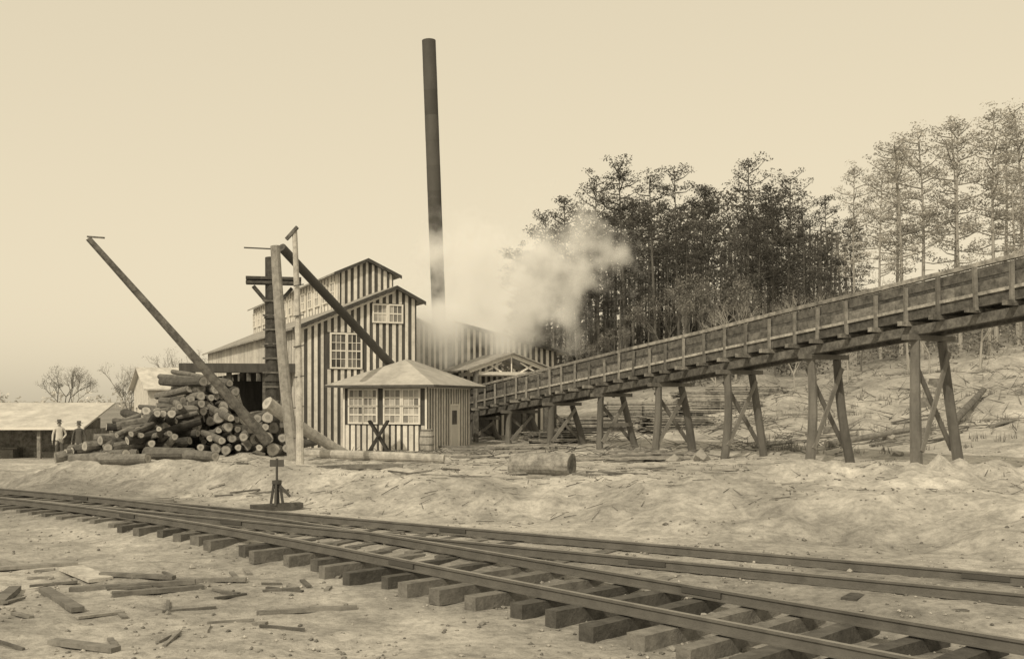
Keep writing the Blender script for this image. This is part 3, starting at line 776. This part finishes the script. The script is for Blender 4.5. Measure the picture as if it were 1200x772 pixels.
for i in range(26):
    X=1.0+i*1.03+R.uniform(-.5,.5); D=R.uniform(84,96)
    e=(1-((X/D*80-14)/15)**2*.3)
    place(P_dark,'pine_tree',X,D,(17.8*e+R.uniform(-3,2))*D/84,R.uniform(.95,1.2))
for i in range(11):
    X=1.5+i*2.2+R.uniform(-.8,.8); place(P_dark,'pine_tree',X,R.uniform(74,78),R.uniform(11,16.5),R.uniform(.95,1.2))
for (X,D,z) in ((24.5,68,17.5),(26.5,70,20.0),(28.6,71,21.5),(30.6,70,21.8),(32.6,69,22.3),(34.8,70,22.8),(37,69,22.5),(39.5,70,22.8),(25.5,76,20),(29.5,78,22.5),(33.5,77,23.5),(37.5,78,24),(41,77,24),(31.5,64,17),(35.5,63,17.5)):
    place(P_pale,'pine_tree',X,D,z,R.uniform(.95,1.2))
def broadleaf(H,leafm,trunkm,dens,depth=5,leafsize=.13,spr=.55):
    mb=MB()
    def br(p,d,L,r,k):
        e=p+d*L; mid=p.lerp(e,.5)+Vector((R.uniform(-1,1),R.uniform(-1,1),0))*L*.06
        mb.cyl(p,mid,r,r*.85,trunkm,6 if k>3 else 4,tone=1); mb.cyl(mid,e,r*.85,r*.65,trunkm,6 if k>3 else 4,tone=1)
        if k<=2 and dens: leafclump(mb,e,L*.6,L*.5,dens,leafsize,leafm,R.uniform(.7,1.3))
        if k==0: return
        for i in range(3 if k>1 else 2):
            a=Vector((R.gauss(0,1),R.gauss(0,1),R.gauss(0,.5))).normalized()
            nd=(d+a*spr*1.15+Vector((0,0,.12))).normalized(); br(e,nd,L*R.uniform(.6,.82),r*.6,k-1)
    br(Vector((0,0,0)),Vector((R.uniform(-.1,.1),R.uniform(-.1,.1),1)).normalized(),H*.28,H*.014,depth)
    return mb.build('broadleaf_mesh',origin=(0,0,0),mesh_only=True)
B_leaf=[broadleaf(8,M_leafpale,M_trunk,6) for i in range(3)]
B_bare=[broadleaf(8,M_leafpale,M_trunkpale,2,leafsize=.1) for i in range(2)]
def placeb(meshes,name,X,D,h):
    o=bpy.data.objects.new(name,R.choice(meshes)); scene.collection.objects.link(o); s=h/8
    o.location=(X,D,ground(X,D)-.1); o.scale=(s,s,s); o.rotation_euler=(0,0,R.uniform(0,6.28))
for (X,D,h) in ((11,72,8),(13.5,70,9),(15.5,73,7),(8,74,5.5),(18,70,6),(5,73,5),(20.5,72,6),(23,68,6.5),(17,66,4.5),(21.5,63,4.5),(12,68,8),(-33.5,90,6),(-40,92,6.5)):
    placeb(B_leaf,'young_broadleaf_tree',X,D,h)
for (X,D,h) in ((24,62,7),(26.5,58,6),(19,58,5),(22,54,3.6),(28,60,7),(15.5,56,3.5),(29.5,55,5),(12,60,4),(14,64,6),(18,62,6.5),(-36,95,7.5),(-42,98,7),(-31.5,98,9)):
    placeb(B_bare,'bare_tree',X,D,h)
mb=MB()
for i in range(460):
    X=R.uniform(-2,46); D=R.uniform(66,84) if X<26 else R.uniform(60,84); z=gz(X,D); h=R.uniform(.3,1.7)
    leafclump(mb,Vector((X,D,z+h*.6)),h*.9,h*.6,26,.24,M_needle if R.random()<.5 and X<27 else M_leafpale,R.uniform(.5,1.4))
mb.build('undergrowth')
mb=MB()
for i in range(1500):
    X=R.uniform(0,34); D=R.uniform(97,112); z=gz(X,D); h=R.random()*(15 if 3<X<28 else 10)
    rr=R.uniform(.8,1.6); leafclump(mb,Vector((X,D,z+h)),rr,rr*.6,22,.42,M_needle,R.uniform(.9,2.0))
for i in range(120):
    X=R.uniform(0,32); D=R.uniform(94,106); z=gz(X,D); mb.cyl((X,D,z),(X+R.uniform(-.5,.5),D,z+R.uniform(8,12)),.17,.07,M_trunk,5)
mb.build('distant_forest')
mb=MB()
for i in range(400):
    X=R.uniform(-330,330); D=R.uniform(330,380); z=0; h=R.random()*5*(1+.5*nz(X,D,.02,30))
    rr=R.uniform(2.5,4); leafclump(mb,Vector((X,D,z+h)),rr,rr*.6,16,1.6,M_leafpale,R.uniform(1.8,2.5))  # leaf tone raised to imitate haze over the distance
mb.build('distant_treeline')

# ---------------------------------------------------------------- steam
blobs=[(-3.5,51.5,6.2,2.9),(-1.7,52,7.8,3.3),(-3.3,52,9.6,2.4),(0.3,52,8.1,2.9),(1.6,52,9.4,2.3),(-.3,51.8,6.2,2.8),(3.2,52,8.4,2.0),(-4.5,51.3,5.1,2.2),(-1.5,52,10.0,2.2),(3.6,52.3,11.0,1.9),(1.8,51.8,6.6,2.1),(5.0,52.4,9.6,1.5)]
bpy.ops.mesh.primitive_ico_sphere_add(subdivisions=4,radius=1,location=(-.2,52,8.1))
st=bpy.context.object; st.name='steam_cloud'; st.scale=(7.6,3.8,5.8)
m=bpy.data.materials.new('steam'); m.use_nodes=True; nt=m.node_tree; N=nt.nodes; Lk=nt.links
N.remove(N['Principled BSDF'])
geo=N.new('ShaderNodeNewGeometry')
def mth(op,a,b=None,clamp=False):
    n_=N.new('ShaderNodeMath'); n_.operation=op; n_.use_clamp=clamp
    for i,x in enumerate((a,b)):
        if x is None: continue
        if isinstance(x,(int,float)): n_.inputs[i].default_value=x
        else: Lk.new(x,n_.inputs[i])
    return n_.outputs[0]
acc=None
wn=N.new('ShaderNodeTexNoise'); wn.inputs['Scale'].default_value=.5; wn.inputs['Detail'].default_value=3; Lk.new(geo.outputs['Position'],wn.inputs['Vector'])
wv=N.new('ShaderNodeVectorMath'); wv.operation='MULTIPLY_ADD'; Lk.new(wn.outputs['Color'],wv.inputs[0]); wv.inputs[1].default_value=(4,4,4); Lk.new(geo.outputs['Position'],wv.inputs[2])
ws_=N.new('ShaderNodeVectorMath'); ws_.operation='SUBTRACT'; Lk.new(wv.outputs[0],ws_.inputs[0]); ws_.inputs[1].default_value=(2,2,2)
for (x,y,z,r) in blobs:
    d=N.new('ShaderNodeVectorMath'); d.operation='DISTANCE'; Lk.new(ws_.outputs[0],d.inputs[0]); d.inputs[1].default_value=(x,y,z)
    fv=mth('SUBTRACT',1.0,mth('DIVIDE',d.outputs['Value'],r),True)
    acc=fv if acc is None else mth('ADD',mth('MAXIMUM',acc,fv),mth('MULTIPLY',mth('MINIMUM',acc,fv),.2))
nn=N.new('ShaderNodeTexNoise'); nn.inputs['Scale'].default_value=.75; nn.inputs['Detail'].default_value=5; nn.inputs['Roughness'].default_value=.62
Lk.new(geo.outputs['Position'],nn.inputs['Vector'])
den=mth('MULTIPLY',mth('MAXIMUM',mth('ADD',acc,mth('SUBTRACT',mth('MULTIPLY',nn.outputs['Fac'],2.0),1.24)),0.0),1.15)
vs_=N.new('ShaderNodeVolumeScatter'); vs_.inputs['Color'].default_value=(1,1,1,1); vs_.inputs['Anisotropy'].default_value=0
Lk.new(den,vs_.inputs['Density'])
em_=N.new('ShaderNodeEmission'); em_.inputs['Color'].default_value=(1,.865,.6,1); Lk.new(mth('MULTIPLY',den,.07),em_.inputs['Strength'])  # faint glow added to the steam, imitating light scattered inside it
ad=N.new('ShaderNodeAddShader'); Lk.new(vs_.outputs[0],ad.inputs[0]); Lk.new(em_.outputs[0],ad.inputs[1])
Lk.new(ad.outputs[0],N['Material Output'].inputs['Volume'])
st.data.materials.append(m)
scene.cycles.volume_bounces=3

# ---------------------------------------------------------------- light, sky, camera
w=bpy.data.worlds.new('World'); scene.world=w; w.use_nodes=True; nt=w.node_tree
sky=nt.nodes.new('ShaderNodeTexSky'); sky.sky_type='NISHITA'; sky.sun_disc=False
EL=math.radians(42); AZ=math.radians(206)
sky.sun_elevation=EL; sky.sun_rotation=AZ; sky.dust_density=3; sky.air_density=1
bw=nt.nodes.new('ShaderNodeRGBToBW'); nt.links.new(sky.outputs[0],bw.inputs[0])
pw=nt.nodes.new('ShaderNodeMath'); pw.operation='POWER'; pw.inputs[1].default_value=.2; nt.links.new(bw.outputs[0],pw.inputs[0])
sc=nt.nodes.new('ShaderNodeVectorMath'); sc.operation='SCALE'; kk=5.4; sc.inputs[0].default_value=(1*kk,.872*kk,.63*kk); nt.links.new(pw.outputs[0],sc.inputs['Scale'])
bg=nt.nodes['Background']; nt.links.new(sc.outputs[0],bg.inputs['Color']); bg.inputs['Strength'].default_value=.12
sd=bpy.data.lights.new('sun','SUN'); sd.energy=2.2; sd.angle=math.radians(.5); sd.color=(1,.88,.67)
so=bpy.data.objects.new('sun',sd); scene.collection.objects.link(so)
to=Vector((math.sin(AZ)*math.cos(EL),math.cos(AZ)*math.cos(EL),math.sin(EL)))
so.rotation_euler=to.to_track_quat('Z','Y').to_euler()
cd=bpy.data.cameras.new('camera'); cam=bpy.data.objects.new('camera',cd); scene.collection.objects.link(cam)
cam.location=(0,0,2.3); cam.rotation_euler=(math.radians(90),0,0)
cd.sensor_width=36; cd.lens=36; cd.shift_y=.07; cd.clip_start=.1; cd.clip_end=6000
scene.camera=cam
scene.view_settings.view_transform='Standard'; scene.view_settings.look='None'; scene.view_settings.exposure=0
